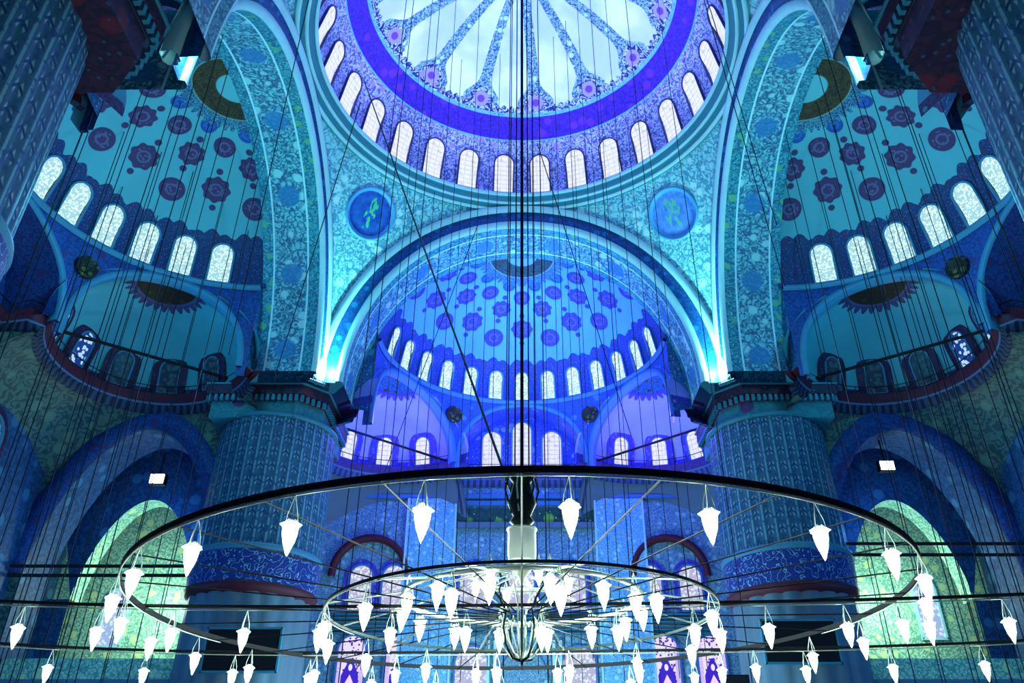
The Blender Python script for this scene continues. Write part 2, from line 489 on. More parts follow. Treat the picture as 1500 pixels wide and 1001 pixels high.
def rotz(p, a): return (p[0]*cos(a) - p[1]*sin(a), p[0]*sin(a) + p[1]*cos(a), *p[2:])

# ------------------------------------------------------------------ measures
Z0 = 20.08; W = 11.0; RISE = 11.9; ZR = 32.45; RR = 10.16
Y0 = 14.0; RS = 8.56; ZS = 24.6; KS = .7
def arch_xz(t, off):            # great arch, slightly pointed
    c, s_ = cos(t), sin(t)
    return ((W - off) * math.copysign(abs(c) ** .96, c), Z0 + (RISE - off) * s_ ** .98 if s_ > 0 else Z0)

# ------------------------------------------------------------------ main dome
dome = MB().lathe([(RR * cos(a), RR * .75 * sin(a)) for a in lin(0, pi / 2, 40)], 112)
d = struct(dome.build('ceiling', 'dome'), 'great blue and violet painted dome at the top of the hall'); d.location = (0, 0, ZR)
mp = ell_map(RR, .75, 0, 1.2)
w0 = window(mp, 1.14, 2.6, 'g_dome', 'navyframe', .07, .09); w0.location = (0, 0, ZR)
w0.rotation_euler = (0, 0, rad(360 / 56)); w0['label'] = 'arched bright window at the foot of the great dome'
for i in range(1, 28): dup(w0, rot=(0, 0, rad(360 / 56 + i * 360 / 28))).name = win_name()
prof = [(RR - .02, ZR + .1), (RR + .0, ZR - .02), (RR + .22, ZR - .02), (RR + .24, ZR - .16)]
struct(MB().lathe([(10.1, ZR + .12), (9.98, ZR + .05), (10.0, ZR - .08), (10.12, ZR - .12)], 96).build(trim_name(), 'moulding'), 'pale moulding ring under the dome windows')
struct(MB().lathe([(10.12, ZR - .1), (10.3, ZR - .14), (10.3, ZR - .3), (10.46, ZR - .34)], 96).build(trim_name(), 'cornice_step'))
struct(MB().lathe([(10.4, ZR - .3), (10.38, ZR - .4), (10.5, ZR - .44), (10.56, ZR - .38)], 96).build(trim_name(), 'moulding'))
struct(MB().lathe([(10.54, ZR - .36), (10.75, ZR - .42), (10.78, ZR - .56), (11.15, ZR - .6)], 96).build(trim_name(), 'cornice_step'))
struct(MB().lathe([(10.78, ZR - .54), (10.8, ZR - .66), (10.92, ZR - .68), (11.0, ZR - .6)], 96).build(trim_name(), 'moulding'))

# pendentives
pend = MB()
def pf(t, z):
    s_ = min(max((z - Z0) / RISE, 0), 1); w = W * (max(1 - s_ ** 2.04, 0)) ** .51
    r = sqrt(W * W + w * w); a0 = atan2(w, W); a = a0 + (pi / 2 - 2 * a0) * t
    return (r * sin(a), r * cos(a), z)
zs = [Z0 + RISE * q for q in (0, .06, .14, .24, .34, .44, .54, .63, .71, .78, .84, .89, .93, .96, .98, .992, 1)]
pend.grid(pf, lin(0, 1, 16), zs)
pend = pend.build('ceiling_pendentive', 'pendentive'); struct(pend, 'curved teal tiled triangle between the arches')
for k in range(1, 4):
    c = pend.copy(); C.objects.link(c); c.rotation_euler = (0, 0, k * pi / 2)
# roundels on the pendentives facing the camera
for sx, nm in ((-1, 'left'), (1, 'right')):
    cx, cz = sx * 9.15, 30.0
    a = atan2(abs(cx), 12.1)
    th_ = thing('roundel', 'large blue roundel with green gilt script on the %s of the two dome corners' % nm, 'roundel', group=None)
    w = W * (1 - ((cz - Z0) / RISE) ** 2.04) ** .51; r = sqrt(W * W + w * w)
    az = rad(44.5)
    th_.location = (sx * (r - .1) * sin(az), (r - .1) * cos(az), cz); th_.rotation_euler = (rad(34), 0, -sx * az)
    disc = MB().lathe([(0, 0), (.5, 0), (1., .0), (1.42, 0), (1.42, .1), (1.55, .12), (1.6, -.3)], 40)
    disc.v = [(x, -z, y) for x, y, z in disc.v]
    ob = disc.build('disc', 'pendentive', th_)
    m = Mat('blue_roundel_painting_' + nm, .5); x, y, z = m.xyz(); r_ = (x * x + z * z).sqrt()
    u = m.vec(x, z * .5, 0.)
    deep = ('#1450b0', '#0f3c98', '#48c080') if sx < 0 else ('#4a84d8', '#3a70c8', '#58b098')
    col = m.mix(m.noise(m.obj(), 3.).sm(.4, .6), hexc(deep[0]), hexc(deep[1]))
    scr = ((m.noise(u, 1.6, 2.) * 14.).sin()).abs().sm(.75, .4) * (x * x * (9. if sx < 0 else 3.5) + z * z * 1.).lt(1.)
    rg = ((r_ * 9.).sin() * .5 + .5) * .35
    col = m.mix(rg, col, hexc('#2c78c8' if sx < 0 else '#74a4e0'))
    col = m.mix(scr, col, hexc(deep[2]))
    col = m.mix(r_.gt(1.3), col, hexc('#4c9cd4'))
    ob.data.materials[0] = m.out(col)

# ------------------------------------------------------------------ great arches (four)
def sweep_arch(prof, name, mat, n=56, t0=0., t1=pi, hs=arch_xz, uvv=None):
    ts = lin(t0, t1, n); acc = [0]
    for i in range(n):
        a, b = hs(ts[i], 1.), hs(ts[i+1], 1.); acc.append(acc[-1] + math.dist(a, b))
    L = dict(zip(ts, acc)); pv = [0]
    for i in range(1, len(prof)): pv.append(pv[-1] + math.dist(prof[i-1], prof[i]))
    def fn(t, k):
        off, y = prof[k]; x, z = hs(t, off); return (x, y, z)
    return MB().grid(fn, ts, list(range(len(prof))), lambda t, k: (L[t], pv[k])).build(name, mat)
arch_parts = [
    (lambda: sweep_arch([(-.1, 11.05), (-.12, 10.7), (.0, 10.55), (.3, 10.55), (.38, 10.72)], trim_name(), 'moulding'), 'pale outer moulding of a great arch'),
    (lambda: sweep_arch([(.38, 10.72), (.4, 10.85), (1.05, 10.9), (1.06, 10.8)], trim_name(), 'band'), 'deep blue band around a great arch'),
    (lambda: sweep_arch([(1.05, 10.85), (1.08, 10.7), (1.3, 10.7), (1.42, 10.8), (1.45, 10.98)], trim_name(), 'moulding'), 'pale inner moulding of a great arch'),
    (lambda: sweep_arch([(1.45, 10.95), (1.45, 11.6), (1.45, 12.4), (1.45, 13.2), (1.45, 14.0)], trim_name(), 'soffit'), 'broad tiled underside of a great arch'),
]
for fn_, lab in arch_parts:
    o = struct(fn_(), lab)
    for k in range(1, 4):
        c = o.copy(); C.objects.link(c); c.rotation_euler = (0, 0, k * pi / 2); c.name = trim_name()

# ------------------------------------------------------------------ one bay: half dome, drum, niches, cornice
U_EX = rad(59.2); EXC = (8.3 * sin(U_EX), 8.3 * cos(U_EX)); AR, AT, AZ = 6.0, 5.0, 4.3
def cyl_arch(az, azc, half, rise):       # opening height on the drum
    s_ = (az - azc) / half
    return Z0 + rise * sqrt(max(1 - s_ * s_, 0)) if abs(s_) < 1 else Z0 - .8
def bay(rot, kind):
    F = kind == 'f'
    objs = []
    # half dome shell
    sd = MB().lathe([(RS * cos(a), RS * KS * sin(a)) for a in lin(0, pi / 2, 36)], 72, a0=-pi/2 - .02, a1=pi/2 + .02)
    o = struct(sd.build('ceiling_half_dome', 'semi_' + kind), {'f': 'blue half dome with dotted roundels beyond the central arch', 'l': 'teal half dome with dark roundels on the left', 'r': 'teal half dome with dark roundels on the right'}[kind])
    o.location = (0, Y0, ZS); objs.append(o)
    # tympanum ring between half dome and great arch
    def ty(t, k):
        xo, zo = arch_xz(t, 1.3)
        if t < .42 or t > pi - .42: pass
        # inner curve: half dome edge, then straight down
        zi = ZS + RS * KS * max(sin(t), 0); xi = RS * cos(t)
        q = sin(t)
        if q < .3:
            f = q / .3; zi = Z0 - .2 + (ZS + RS * KS * .3 - Z0 + .2) * f; xi = math.copysign(RS * (1 if zi < ZS else sqrt(1 - ((zi - ZS) / RS / KS) ** 2)), cos(t))
        return (xi + (xo - xi) * k, Y0 + .02, zi + (zo - zi) * k)
    o = struct(MB().grid(ty, lin(0, pi, 60), [0, .5, 1], None, False).build('wall_arch_back', 'tympanum')); objs.append(o)
    # drum with three arched openings
    openings = [(-U_EX, rad(27.5), 4.1), (0., rad(28.), 4.15), (U_EX, rad(27.5), 4.1)]
    def zlow(az):
        z = Z0 - .8
        for c, h, r in openings: z = max(z, cyl_arch(az, c, h, r))
        return z
    azs = lin(-pi / 2, pi / 2, 180)
    dr = MB().grid(lambda a, k: (RS * sin(a), Y0 + RS * cos(a), zlow(a) + (ZS - zlow(a)) * k), azs, lin(0, 1, 4), lambda a, k: (a * RS, k), True)
    o = struct(dr.build('wall_drum', 'spandrel' if F else 'tympanum_s')); objs.append(o)
    ring = MB().lathe([(RS - .0, ZS + .12), (RS - .22, ZS + .06), (RS - .22, ZS - .08), (RS - .05, ZS - .2)], 72, (0, Y0), -pi/2, pi/2)
    objs.append(struct(ring.build(trim_name(), 'm_f' if F else 'm_s')))
    # archivolts on the drum
    for c, h, r in openings:
        def av(t, k):
            o_, off = ((0, -.5), (0, .12), (.3, .12), (.32, -.05))[int(k)]
            a = c + (h + o_ / RS) * cos(t) * -1; z = Z0 - .3 + (r + .3 + o_) * sin(t) ** .9 if sin(t) > 0 else Z0 - .8
            return ((RS - off) * sin(a), Y0 + (RS - off) * cos(a), z)
        objs.append(struct(MB().grid(av, lin(0, pi, 36), [0, 1, 2, 3]).build(trim_name(), 'm_f' if F else 'm_s')))
    # windows round the half dome
    mp = ell_map(RS, KS, 0, 1.5)
    step = 12.48 if F else 13.5
    ks = list(range(-6, 7)) if F else [q + .5 for q in range(-6, 6)]
    w0 = None
    for q in ks:
        if w0 is None:
            w0 = window(mp, .86 if F else 1.1, 2.0 if F else 2.2, 'g_semi' if F else 'g_side', 'm_f' if F else 'm_s', .1, .12)
            w0['label'] = 'arched window at the foot of a half dome'; w = w0
        else: w = dup(w0); w.name = win_name()
        w.location = (0, Y0, ZS); w.rotation_euler = (0, 0, rad(-q * step)); objs.append(w)
    # diagonal niches
    for sx in (-1, 1):
        ex = MB()
        def ef(a, b):
            return (AT * sin(a) * cos(b), AR * cos(a) * cos(b), AZ * sin(b))
        ang = sx * U_EX
        def keep(x, y, z):
            wx = EXC[0] * sx + x * cos(-ang) - y * sin(-ang); wy = EXC[1] + x * sin(-ang) + y * cos(-ang)
            return sqrt(wx * wx + wy * wy) > RS - .12 and wy > -2.0
        ex.grid(ef, lin(-rad(125), rad(125), 60), lin(0, pi / 2, 22), None, True, keep)
        o = struct(ex.build('ceiling_niche', 'ex_f' if F else 'ex_s')); o.location = (EXC[0] * sx, Y0 + EXC[1], Z0); o.rotation_euler = (0, 0, -ang); objs.append(o)
        for b in (-70, -42, -12, 20, 50):
            br = rad(b * sx); el = .22
            px, py = AT * sin(br) * cos(el), AR * cos(br) * cos(el)
            # outward normal in plan
            nx, ny = sin(br) / AT, cos(br) / AR; L = sqrt(nx*nx + ny*ny); nx /= L; ny /= L
            bx, by = EXC[0] * sx + px * cos(-ang) - py * sin(-ang), Y0 + EXC[1] + px * sin(-ang) + py * cos(-ang)
            dnx, dny = nx * cos(-ang) - ny * sin(-ang), nx * sin(-ang) + ny * cos(-ang)
            if F: gl = 'g_exf'
            else: gl = 'g_latt' if b < -30 else 'g_dim'
            key = ('ex', gl)
            tilt = -.2
            if key not in WCACHE:
                mpf = lambda u, v, off: (u, -off, v)
                w = window(mpf, .95, 1.8, gl, 'm_f' if F else 'm_s', .08, .12, surround='surr_f' if F else 'surr_s', sw=.38)
                w['label'] = 'round arched niche window'; WCACHE[key] = w
            else: w = dup(WCACHE[key]); w.name = win_name()
            w.location = (bx - dnx * .12, by - dny * .12, Z0 + .25); w.rotation_euler = (rad(13), 0, atan2(-dnx, dny)); objs.append(w)
    # central recess with three tall windows
    rc = MB()
    rc.grid(lambda t, y: (-4.05 * cos(t), (Y0 + sqrt(RS * RS - 16.4 * cos(t) ** 2) - .05) * (1 - y) + 24.3 * y, Z0 + 4.1 * sin(t)), lin(0, pi, 32), [0, .5, 1])
    objs.append(struct(rc.build('ceiling_recess', 'spandrel' if F else 'tympanum_s')))
    rb = MB().grid(lambda t, k: (-4.3 * cos(t) * k, 24.25, Z0 - .2 + 4.4 * sin(t) * k), lin(0, pi, 32), [0, .5, 1], None, False)
    objs.append(struct(rb.build('wall_recess', 'recess_f' if F else 'tympanum_s')))
    for x, h in ((-2.05, 2.9), (0, 3.6), (2.05, 2.9)):
        w = window(lambda u, v, off: (u, -off, v), 1.25, h, 'g_exf' if F else 'g_latt', 'm_f' if F else 'm_s', .1, .12)
        w.location = (x, 24.2, Z0 + .15); w['label'] = 'tall arched window in the middle recess of a half dome'; objs.append(w)
    # small roundels between the arches
    for sx in (-1, 1):
        a = rad(32.); p = ((RS - .2) * sin(a) * sx, Y0 + (RS - .2) * cos(a), 23.05)
        dsc = MB().lathe([(0, 0), (.42, 0), (.46, .06), (.56, .06), (.58, -.05)], 28); dsc.v = [(x, -z, y) for x, y, z in dsc.v]
        side = 'left' if sx < 0 else 'right'
        lab = {'f': 'small gilded black roundel %s of the middle arch under the blue half dome' % side,
               'l': 'small dark roundel between niche arches under the left half dome, %s' % ('nearer the camera' if sx < 0 else 'farther from the camera'),
               'r': 'small dark roundel between niche arches under the right half dome, %s' % ('farther from the camera' if sx < 0 else 'nearer the camera')}[kind]
        o = tag(dsc.build('small_roundel', 'medal_dark'), lab, 'roundel')
        o.location = p; o.rotation_euler = (0, 0, -a * sx); objs.append(o)
    # cornice following the niches
    path = []
    for b in lin(-92, 96, 40):
        br = rad(b); px, py = AT * sin(-br), AR * cos(br)
        path.append((EXC[0] + px * cos(-U_EX) - py * sin(-U_EX), Y0 + EXC[1] + px * sin(-U_EX) + py * cos(-U_EX)))
    if path[0][1] > path[-1][1]: path.reverse()
    path = [p for p in path if p[1] > 12.75] + [(4.35, 22.3), (4.05, 22.6), (4.05, 24.2)]
    full = path + [(-x, y) for x, y in reversed(path)]
    def offs(P, i, d):
        a = P[max(i-1, 0)]; b = P[min(i+1, len(P)-1)]; tx, ty_ = b[0]-a[0], b[1]-a[1]; L = sqrt(tx*tx+ty_*ty_) or 1
        return (P[i][0] - ty_ / L * d, P[i][1] + tx / L * d)
    prof = [(-.2, -.95), (.1, -.9), (.18, -.62), (.34, -.5), (.4, -.2), (.52, .0), (.52, .1), (-.3, .1)]
    acc = [0]
    for i in range(1, len(full)): acc.append(acc[-1] + math.dist(full[i-1], full[i]))
    vv = [0, .3, .45, .62, .9, 1.1, 1.2, 1.9]
    g = MB().grid(lambda i, k: (*offs(full, int(i), prof[int(k)][0]), Z0 + prof[int(k)][1]), list(range(len(full))), list(range(8)), lambda i, k: (acc[int(i)], vv[int(k)]))
    objs.append(struct(g.build(trim_name(), 'cornice_f' if F else 'cornice'), 'stalactite cornice under the niches'))
    rail = MB().tube([(*offs(full, i, .5), Z0 + .5) for i in range(0, len(full))], .025, 5)
    for i in range(0, len(full), 3): rail.tube([(*offs(full, i, .5), Z0 + .08), (*offs(full, i, .5), Z0 + .5)], .018, 4)
    objs.append(struct(rail.build(trim_name(), 'darkrod'), 'thin handrail along the gallery cornice'))
    # squinch surface from the cornice out to the straight walls
    yb = 24.25 if F else 25.1; xb = 12.95
    def boxpt(p):
        dx, dy = p[0] - math.copysign(EXC[0], p[0]) * .75, p[1] - (Y0 + EXC[1] - .5)
        ts = []
        if abs(dx) > 1e-6: ts.append((math.copysign(xb, dx) * (1 if dx * p[0] > 0 else 0) - (p[0] - dx)) / dx if dx * p[0] > 0 else 1e9)
        if dy > 1e-6: ts.append((yb - (p[1] - dy)) / dy)
        t = min([q for q in ts if q > 0] or [1]); t = max(t, 1)
        return (p[0] - dx + dx * t, p[1] - dy + dy * t)
    sq = MB()
    def sf(i, s_):
        p = full[int(i)]; q = boxpt(p); dd = math.dist(p, q); dd = min(dd, 4.) if p[1] > 13.6 else .05
        L = math.dist(p, q) or 1; q = (p[0] + (q[0]-p[0]) * dd / L, p[1] + (q[1]-p[1]) * dd / L)
        return (p[0] + (q[0] - p[0]) * s_, p[1] + (q[1] - p[1]) * s_, Z0 - .9 - dd * 1.1 * s_ ** 1.6)
    fi = [i for i in range(len(full)) if full[i][1] > 14.2 and (F or full[i][0] * (1 if kind == 'l' else -1) > -6)]
    sq.grid(sf, fi, lin(0, 1, 6))
    objs.append(struct(sq.build('wall_squinch', 'greenstone' if not F else 'wallstone')))
    for o in objs:
        o.location = rotz(tuple(o.location), rot); o.rotation_euler = (o.rotation_euler[0], 0, o.rotation_euler[2] + rot)
WCACHE = {}
M['m_f'] = plain('blue_painted_moulding', '#3f78c0', .5)
M['m_s'] = plain('teal_blue_painted_moulding', '#3c84a8', .5)
M['tympanum_s'] = ornament('dark_blue_spandrel', 1.5, '#204c94', '#1c2f6c', '#3a3470', None, .05, .5)
M['surr_f'] = ornament('violet_window_surround', 3., '#4c44b8', '#3a3498', '#6a66d4', None)
M['surr_s'] = ornament('wine_red_window_surround', 3., '#3c1f3e', '#2c2450', '#5a2c4c', None)
M['recess_f'] = ornament('royal_blue_recess_wall', 1.6, '#3a4cd8', '#2434b0', '#6c84ec', '#a8b8f8', .06, .4)
bay(0., 'f'); bay(pi / 2, 'l'); bay(-pi / 2, 'r')

# ------------------------------------------------------------------ four piers
for k, (sx, sy) in enumerate(((-1, 1), (1, 1), (-1, -1), (1, -1))):
    cx, cy = sx * (13.45 if sy > 0 else 14.8), sy * 14.0
    n = 34
    sh = MB().lathe([(3.02, 11.6), (3.02, 14), (3.02, 16.5), (3.02, 18.2)], 34 * 6, mod=lambda u, r: r + .07 * abs(cos(u * 17)))
    o = struct(sh.build('pillar', 'pier'), 'huge round pier covered in fluted blue tiles'); o.location = (cx, cy, 0)
    for prof, mt, lab in (([(3.0, 18.2), (3.2, 18.25), (3.22, 18.4), (3.0, 18.5)], 'cornice_step', None),
                     ([(3.05, 11.62), (3.24, 11.52), (3.26, 11.4), (3.17, 11.25)], 'm_s', None),
                     ([(3.2, 11.25), (3.18, 10.6), (3.16, 9.75)], 'pierband', 'navy inscription band around a round pier'),
                     ([(3.16, 9.78), (3.24, 9.7), (3.1, 9.45), (2.85, 9.3)], 'red', None)):
        o = struct(MB().lathe(prof, 64).build(trim_name(), mt), lab); o.location = (cx, cy, 0)
    lo = MB().lathe([(2.85, -EYE), (2.85, 2), (2.85, 9.35)], 20 * 6, mod=lambda u, r: r + .12 * abs(cos(u * 10)))
    o = struct(lo.build('pillar', 'pierlow')); o.location = (cx, cy, 0)
    # square head with chamfered corner, carrying the arches
    P = [(-10.75, 12.35), (-11.95, 11.15), (-16.4, 11.15), (-16.4, 17.2), (-10.75, 17.2)]
    P2 = [(-10.25, 12.15), (-11.75, 10.65), (-16.6, 10.65), (-16.6, 17.6), (-10.25, 17.6)]
    for pts, z0, z1, mt in ((P, 18.2, 19.2, 'piertop'), (P, 19.2, 20.0, 'dent'),):
        pass
    def mir(pts):
        q = [(x * -sx, y * sy) for x, y in pts]
        return q if sx * sy > 0 else q[::-1]
    def ins(pts, d):           # grow outwards from the head centre
        c = (-13.9, 14.4); return [(x + math.copysign(d, x - c[0]), y + math.copysign(d, y - c[1])) for x, y in pts]
    struct(MB().prism(mir(P), 18.2, 19.15).build('wall_pier_head', 'piertop' if sy > 0 else 'redpat'))
    struct(MB().prism(mir(ins(P, .12)), 19.15, 19.45).build(trim_name(), 'cornice'))
    struct(MB().prism(mir(ins(P, .28)), 19.45, 19.98).build(trim_name(), 'redpat'))
    struct(MB().prism(mir(ins(P, .36)), 19.98, 20.06).build(trim_name(), 'cornice_step'))
    # muqarnas teeth under the head
    tm = MB(); Q = mir(ins(P, .2)); nP = len(Q)
    for i in range(nP):
        a, b = Q[i], Q[(i + 1) % nP]; L = math.dist(a, b); m_ = max(int(L / .3), 1)
        for j in range(m_):
            t = (j + .5) / m_; x, y = a[0] + (b[0]-a[0]) * t, a[1] + (b[1]-a[1]) * t
            tm.box(x - .08, x + .08, y - .08, y + .08, 19.1, 19.42)
    struct(tm.build(trim_name(), 'cornice_step'), 'row of small stalactite teeth on the pier head')
    # wall mass behind the arches above the pier head
    struct(MB().prism(mir([(-11.05, 14.0), (-14.0, 11.05), (-14.6, 12.2), (-14.6, 14.6), (-12.2, 14.6)]), 20.05, 29.).build('wall_pier_top', 'tympanum'))

# ------------------------------------------------------------------ forward wall below the cornice
fw = MB(); fw.grid(lambda x, z: (x, 24.25, z), lin(-14, 14, 28), lin(-EYE, 19.3, 20), None, False)
struct(fw.build('wall_forward', 'walltile'), 'blue tiled end wall beyond the central chandelier')
def boxm(name, x0, x1, y0, y1, z0, z1, mat, lab=None):
    return struct(MB().box(x0, x1, y0, y1, z0, z1).build(name, mat), lab)
YF = 24.25
for x0, x1 in ((-7.4, -4.3), (4.75, 7.85)):
    boxm(trim_name(), x0, x1, YF - .35, YF, 2, 18.3, 'panel', 'light blue tiled pilaster on the end wall')
    for xx in (x0, x1): boxm(trim_name(), xx - .06, xx + .06, YF - .42, YF, 2, 18.3, 'moulding')
boxm(trim_name(), -4.3, 4.75, YF - .2, YF, 17.9, 18.2, 'm_f')
boxm(trim_name(), -4.3, 4.75, YF - .12, YF, 16.75, 17.7, 'greenpanel', 'dark green inscription panel across the end wall')
boxm(trim_name(), -4.3, 4.75, YF - .28, YF, 16.4, 16.75, 'wallstone')
boxm(trim_name(), -11.6, 11.8, YF - .3, YF, 18.35, 18.6, 'm_f')
boxm(trim_name(), -11.6, 11.8, YF - .16, YF, 10.2, 10.55, 'wallstone')
for k_ in range(6): boxm(trim_name(), -11.6, 11.8, YF - .3, YF, 9.9 + k_ * .22, 9.97 + k_ * .22, 'cornice_step')
for xc in (-9.6, 9.3):                 # blind arches over the window pairs
    def sa(t, k):
        r, y = ((2.5, 0), (2.5, -.4), (2.15, -.4), (2.12, 0))[int(k)]
        return (xc - r * cos(t), YF + y, 13.3 + r * 1.05 * sin(t) ** .9 if sin(t) > 0 else 13.3)
    struct(MB().grid(sa, lin(0, pi, 30), [0, 1, 2, 3]).build(trim_name(), 'red'), 'dark blind arch over a pair of windows')
flat = lambda u, v, off: (u, -off, v)
def wall_window(x, z, w, h, glass, lab, fr='m_f', surround=None):
    o = window(flat, w, h, glass, fr, .12, .16, surround=surround, sw=.25); o.location = (x, YF - .05, z); o['label'] = lab
for x in (-10.05, -8.0, 8.0, 10.5): wall_window(x, 11.3, 1.35, 2.7, 'g_pale', 'arched stained window in the middle row of the end wall', surround='surr_f')
for x in (-.1, -3.0, 3.1): wall_window(x, 11.3, 1.7, 2.7, 'g_pale', 'arched pale stained window behind the chandelier', surround='surr_f')
for x in (-10.15, -7.3, 8.55, 11.3): wall_window(x, 5.2, 1.6, 4.6, 'g_purple', 'purple stained window low on the end wall')
for x in (-3.0, 3.4): wall_window(x, 4.6, 1.9, 4.6, 'g_pale', 'tall pale window low on the end wall')
mih = MB().grid(lambda t, y: (.1 - 1.6 * cos(t), YF - .35 * y, 6.5 + 2.6 * sin(t)), lin(0, pi, 24), [0, 1])
struct(mih.build(trim_name(), 'moulding'), 'pale arch in the middle of the end wall')
for x in (-2.0, -1.6, 1.9, 2.3): boxm(trim_name(), x - .09, x + .09, YF - .5, YF - .1, -EYE, 9.5, 'moulding')

# ------------------------------------------------------------------ side bays below the cornice
for sx, nm in ((-1, 'left'), (1, 'right')):
    # outer wall
    X = sx * 25.1
    struct(MB().grid(lambda y, z: (X, y, z), lin(-16, 13, 20), lin(-EYE, 19.3, 14), None, False).build('wall_' + nm, 'roomblue'), 'dark blue outer wall of the %s bay' % nm)
    for yc in (-6.5, .5, 7.5):
        o = window(flat, 1.7, 3.6, 'g_latt', 'm_s', .15, .16, surround='surr_s'); o.location = (X - sx * .04, yc, 13.); o.rotation_euler = (0, 0, -sx * pi / 2); o['label'] = 'arched lattice window in the outer side wall'
    # flank wall with a great pointed arch into the corner gallery
    YW = 12.95; xc, hw_, zs_, rise_ = sx * 20.1, 4.55, 10.6, 7.7
    def ah(x):
        q = abs(x - xc) / hw_
        return zs_ + rise_ * (1 - q ** 1.9) ** .62 if q < 1 else None
    xs = [xc + hw_ * sin(a) for a in lin(-pi/2, pi/2, 40)]
    fl = MB().grid(lambda x, k: (x, YW, (ah(x) or zs_) + (19.3 - (ah(x) or zs_)) * k), xs, [0, .33, .66, 1], None, False)
    for xa, xb_ in ((sx * 14.2, xc - sx * hw_), (xc + sx * hw_, sx * 26.5)):
        fl.grid(lambda x, z: (x, YW, z), lin(xa, xb_, 3), lin(-EYE, 19.3, 8), None, False)
    struct(fl.build('wall_flank', 'greenstone'), 'green veined stone wall with a great pointed arch, %s side' % nm)
    # archivolt and soffit
    ts = lin(-1, 1, 48)
    def ap(t, o_):
        a = t * pi / 2; x = xc + (hw_ + o_) * sin(a); q = abs(sin(a)); return x, zs_ + (rise_ + o_) * (1 - q ** 1.9) ** .62
    def av(t, k):
        o_, y = ((.0, YW + .05), (.0, YW - .2), (1.15, YW - .2), (1.2, YW + .0))[int(k)]; x, z = ap(t, o_); return (x, y, z)
    struct(MB().grid(av, ts, [0, 1, 2, 3]).build(trim_name(), 'flankband'if 'flankband' in M else 'tympanum_s'), 'broad dark blue arch band')
    def so(t, y): x, z = ap(t, 0); return (x, y, z)
    struct(MB().grid(so, ts, lin(YW - .1, YW + 2.6, 4)).build(trim_name(), 'roomblue'), 'inner face of the side arch')
    for xj in (-1, 1):
        struct(MB().grid(lambda y, z: (xc + xj * hw_, y, z), lin(YW, YW + 2.6, 3), lin(-EYE, zs_, 5), None, False).build('wall_jamb', 'roomblue'))
    # second, narrower inner arch with green tiles behind it
    YI = 16.5; hi = 3.1; xi = xc + sx * .6
    def ai(t, o_):
        a = t * pi / 2; q = abs(sin(a)); return xi + (hi + o_) * sin(a), 10.2 + (5.4 + o_) * (1 - q ** 1.9) ** .62
    def iw(t, k):
        x, z = ai(t, 0); x2 = xc + 6.8 * sin(t * pi / 2); z2 = 19.3
        return (x + (x2 - x) * k, YI, z + (z2 - z) * k)
    inn = MB().grid(iw, ts, lin(0, 1, 3), None, False)
    for xj in (-1, 1): inn.grid(lambda q, z: (xi + xj * hi + ((xc + xj * 6.8) - (xi + xj * hi)) * q, YI, z), [0, 1], lin(-EYE, 10.2, 6), None, False)
    struct(inn.build('wall_gallery', 'roomblue'), 'deep blue inner gallery wall, %s side' % nm)
    struct(MB().grid(lambda t, y: (*[ai(t, 0)[0]], y, ai(t, 0)[1]), ts, [YI, YI + 1.2]).build(trim_name(), 'greentile'))
    struct(MB().grid(lambda x, z: (x, 20.5, z), lin(xc - 6.8, xc + 6.8, 10), lin(-EYE, 19.3, 14), None, False).build('wall_gallery_back', 'greentile'), 'pale green tiled back wall of the %s gallery' % nm)
    for xw, z_, h, gl in ((xc - sx * 5.0, 5.2, 6.0, 'g_blue'), (xi - 2.4, 8.6, 3.0, 'g_blue'), (xi + 2.4, 9.0, 3.2, 'g_blue'), (xi - 1.6, 3.4, 3.0, 'g_blue'), (xi + 2.0, 3.4, 2.8, 'g_blue')):
        o = window(flat, 1.2, h, gl, 'moulding', .12, .15); o.location = (xw, (YI if abs(xw - xi) > 3 else 20.5) - .04, z_); o['label'] = 'bright window inside the %s gallery' % nm
    # gallery floor edge and parapet inside the arch
    boxm(trim_name(), min(xc - 4.5, xc + 4.5), max(xc - 4.5, xc + 4.5), YW + .6, YW + 1.0, 5.9, 6.8, 'greentile', 'tiled gallery parapet')
    boxm(trim_name(), min(xc - 4.5, xc + 4.5), max(xc - 4.5, xc + 4.5), YW + .6, 20.5, 5.6, 5.9, 'wallstone', 'gallery floor slab')
    boxm('ceiling_gallery', min(sx*12.9, sx*27), max(sx*12.9, sx*27), YW + .05, 20.6, 19.0, 19.3, 'roomblue')
    struct(MB().grid(lambda y, z: (sx * 26.9, y, z), lin(YW, 20.5, 3), lin(-EYE, 19.3, 5), None, False).build('wall_gallery_side', 'roomblue'))
    struct(MB().grid(lambda y, z: (sx * 12.9, y, z), lin(14, 24.3, 3), lin(-EYE, 19.3, 5), None, False).build('wall_inner', 'wallstone'))
    # double tie rods
    for z_, lab in ((11.95 if sx > 0 else 10.85, 'upper'), (11.4 if sx > 0 else 10.4, 'lower')):
        x0, x1 = sx * 15.4, sx * 25.0
        tag(MB().tube([(x0, YW - .45, z_), (x1, YW - .45, z_)], .085, 8).build('tie_rod', 'iron'), '%s of the two black iron tie rods across the %s side arch' % (lab, nm), 'tie rod', 'iron tie rods across the side arches')
    # long tie beam across the niche of the side bay
    tag(MB().tube([(sx * 25.0, 4.6, 20.6), (sx * 15.5, 12.4, 20.9)], .09, 8).build('tie_rod', 'iron'), 'long thin black tie rod crossing the %s niche windows' % nm, 'tie rod')
    tag(MB().tube([(sx * 10.9, 18.6, 20.9), (sx * 3.2, 23.4, 20.1)], .08, 8).build('tie_rod', 'iron'), 'black tie rod crossing the %s violet niche under the blue half dome' % nm, 'tie rod')
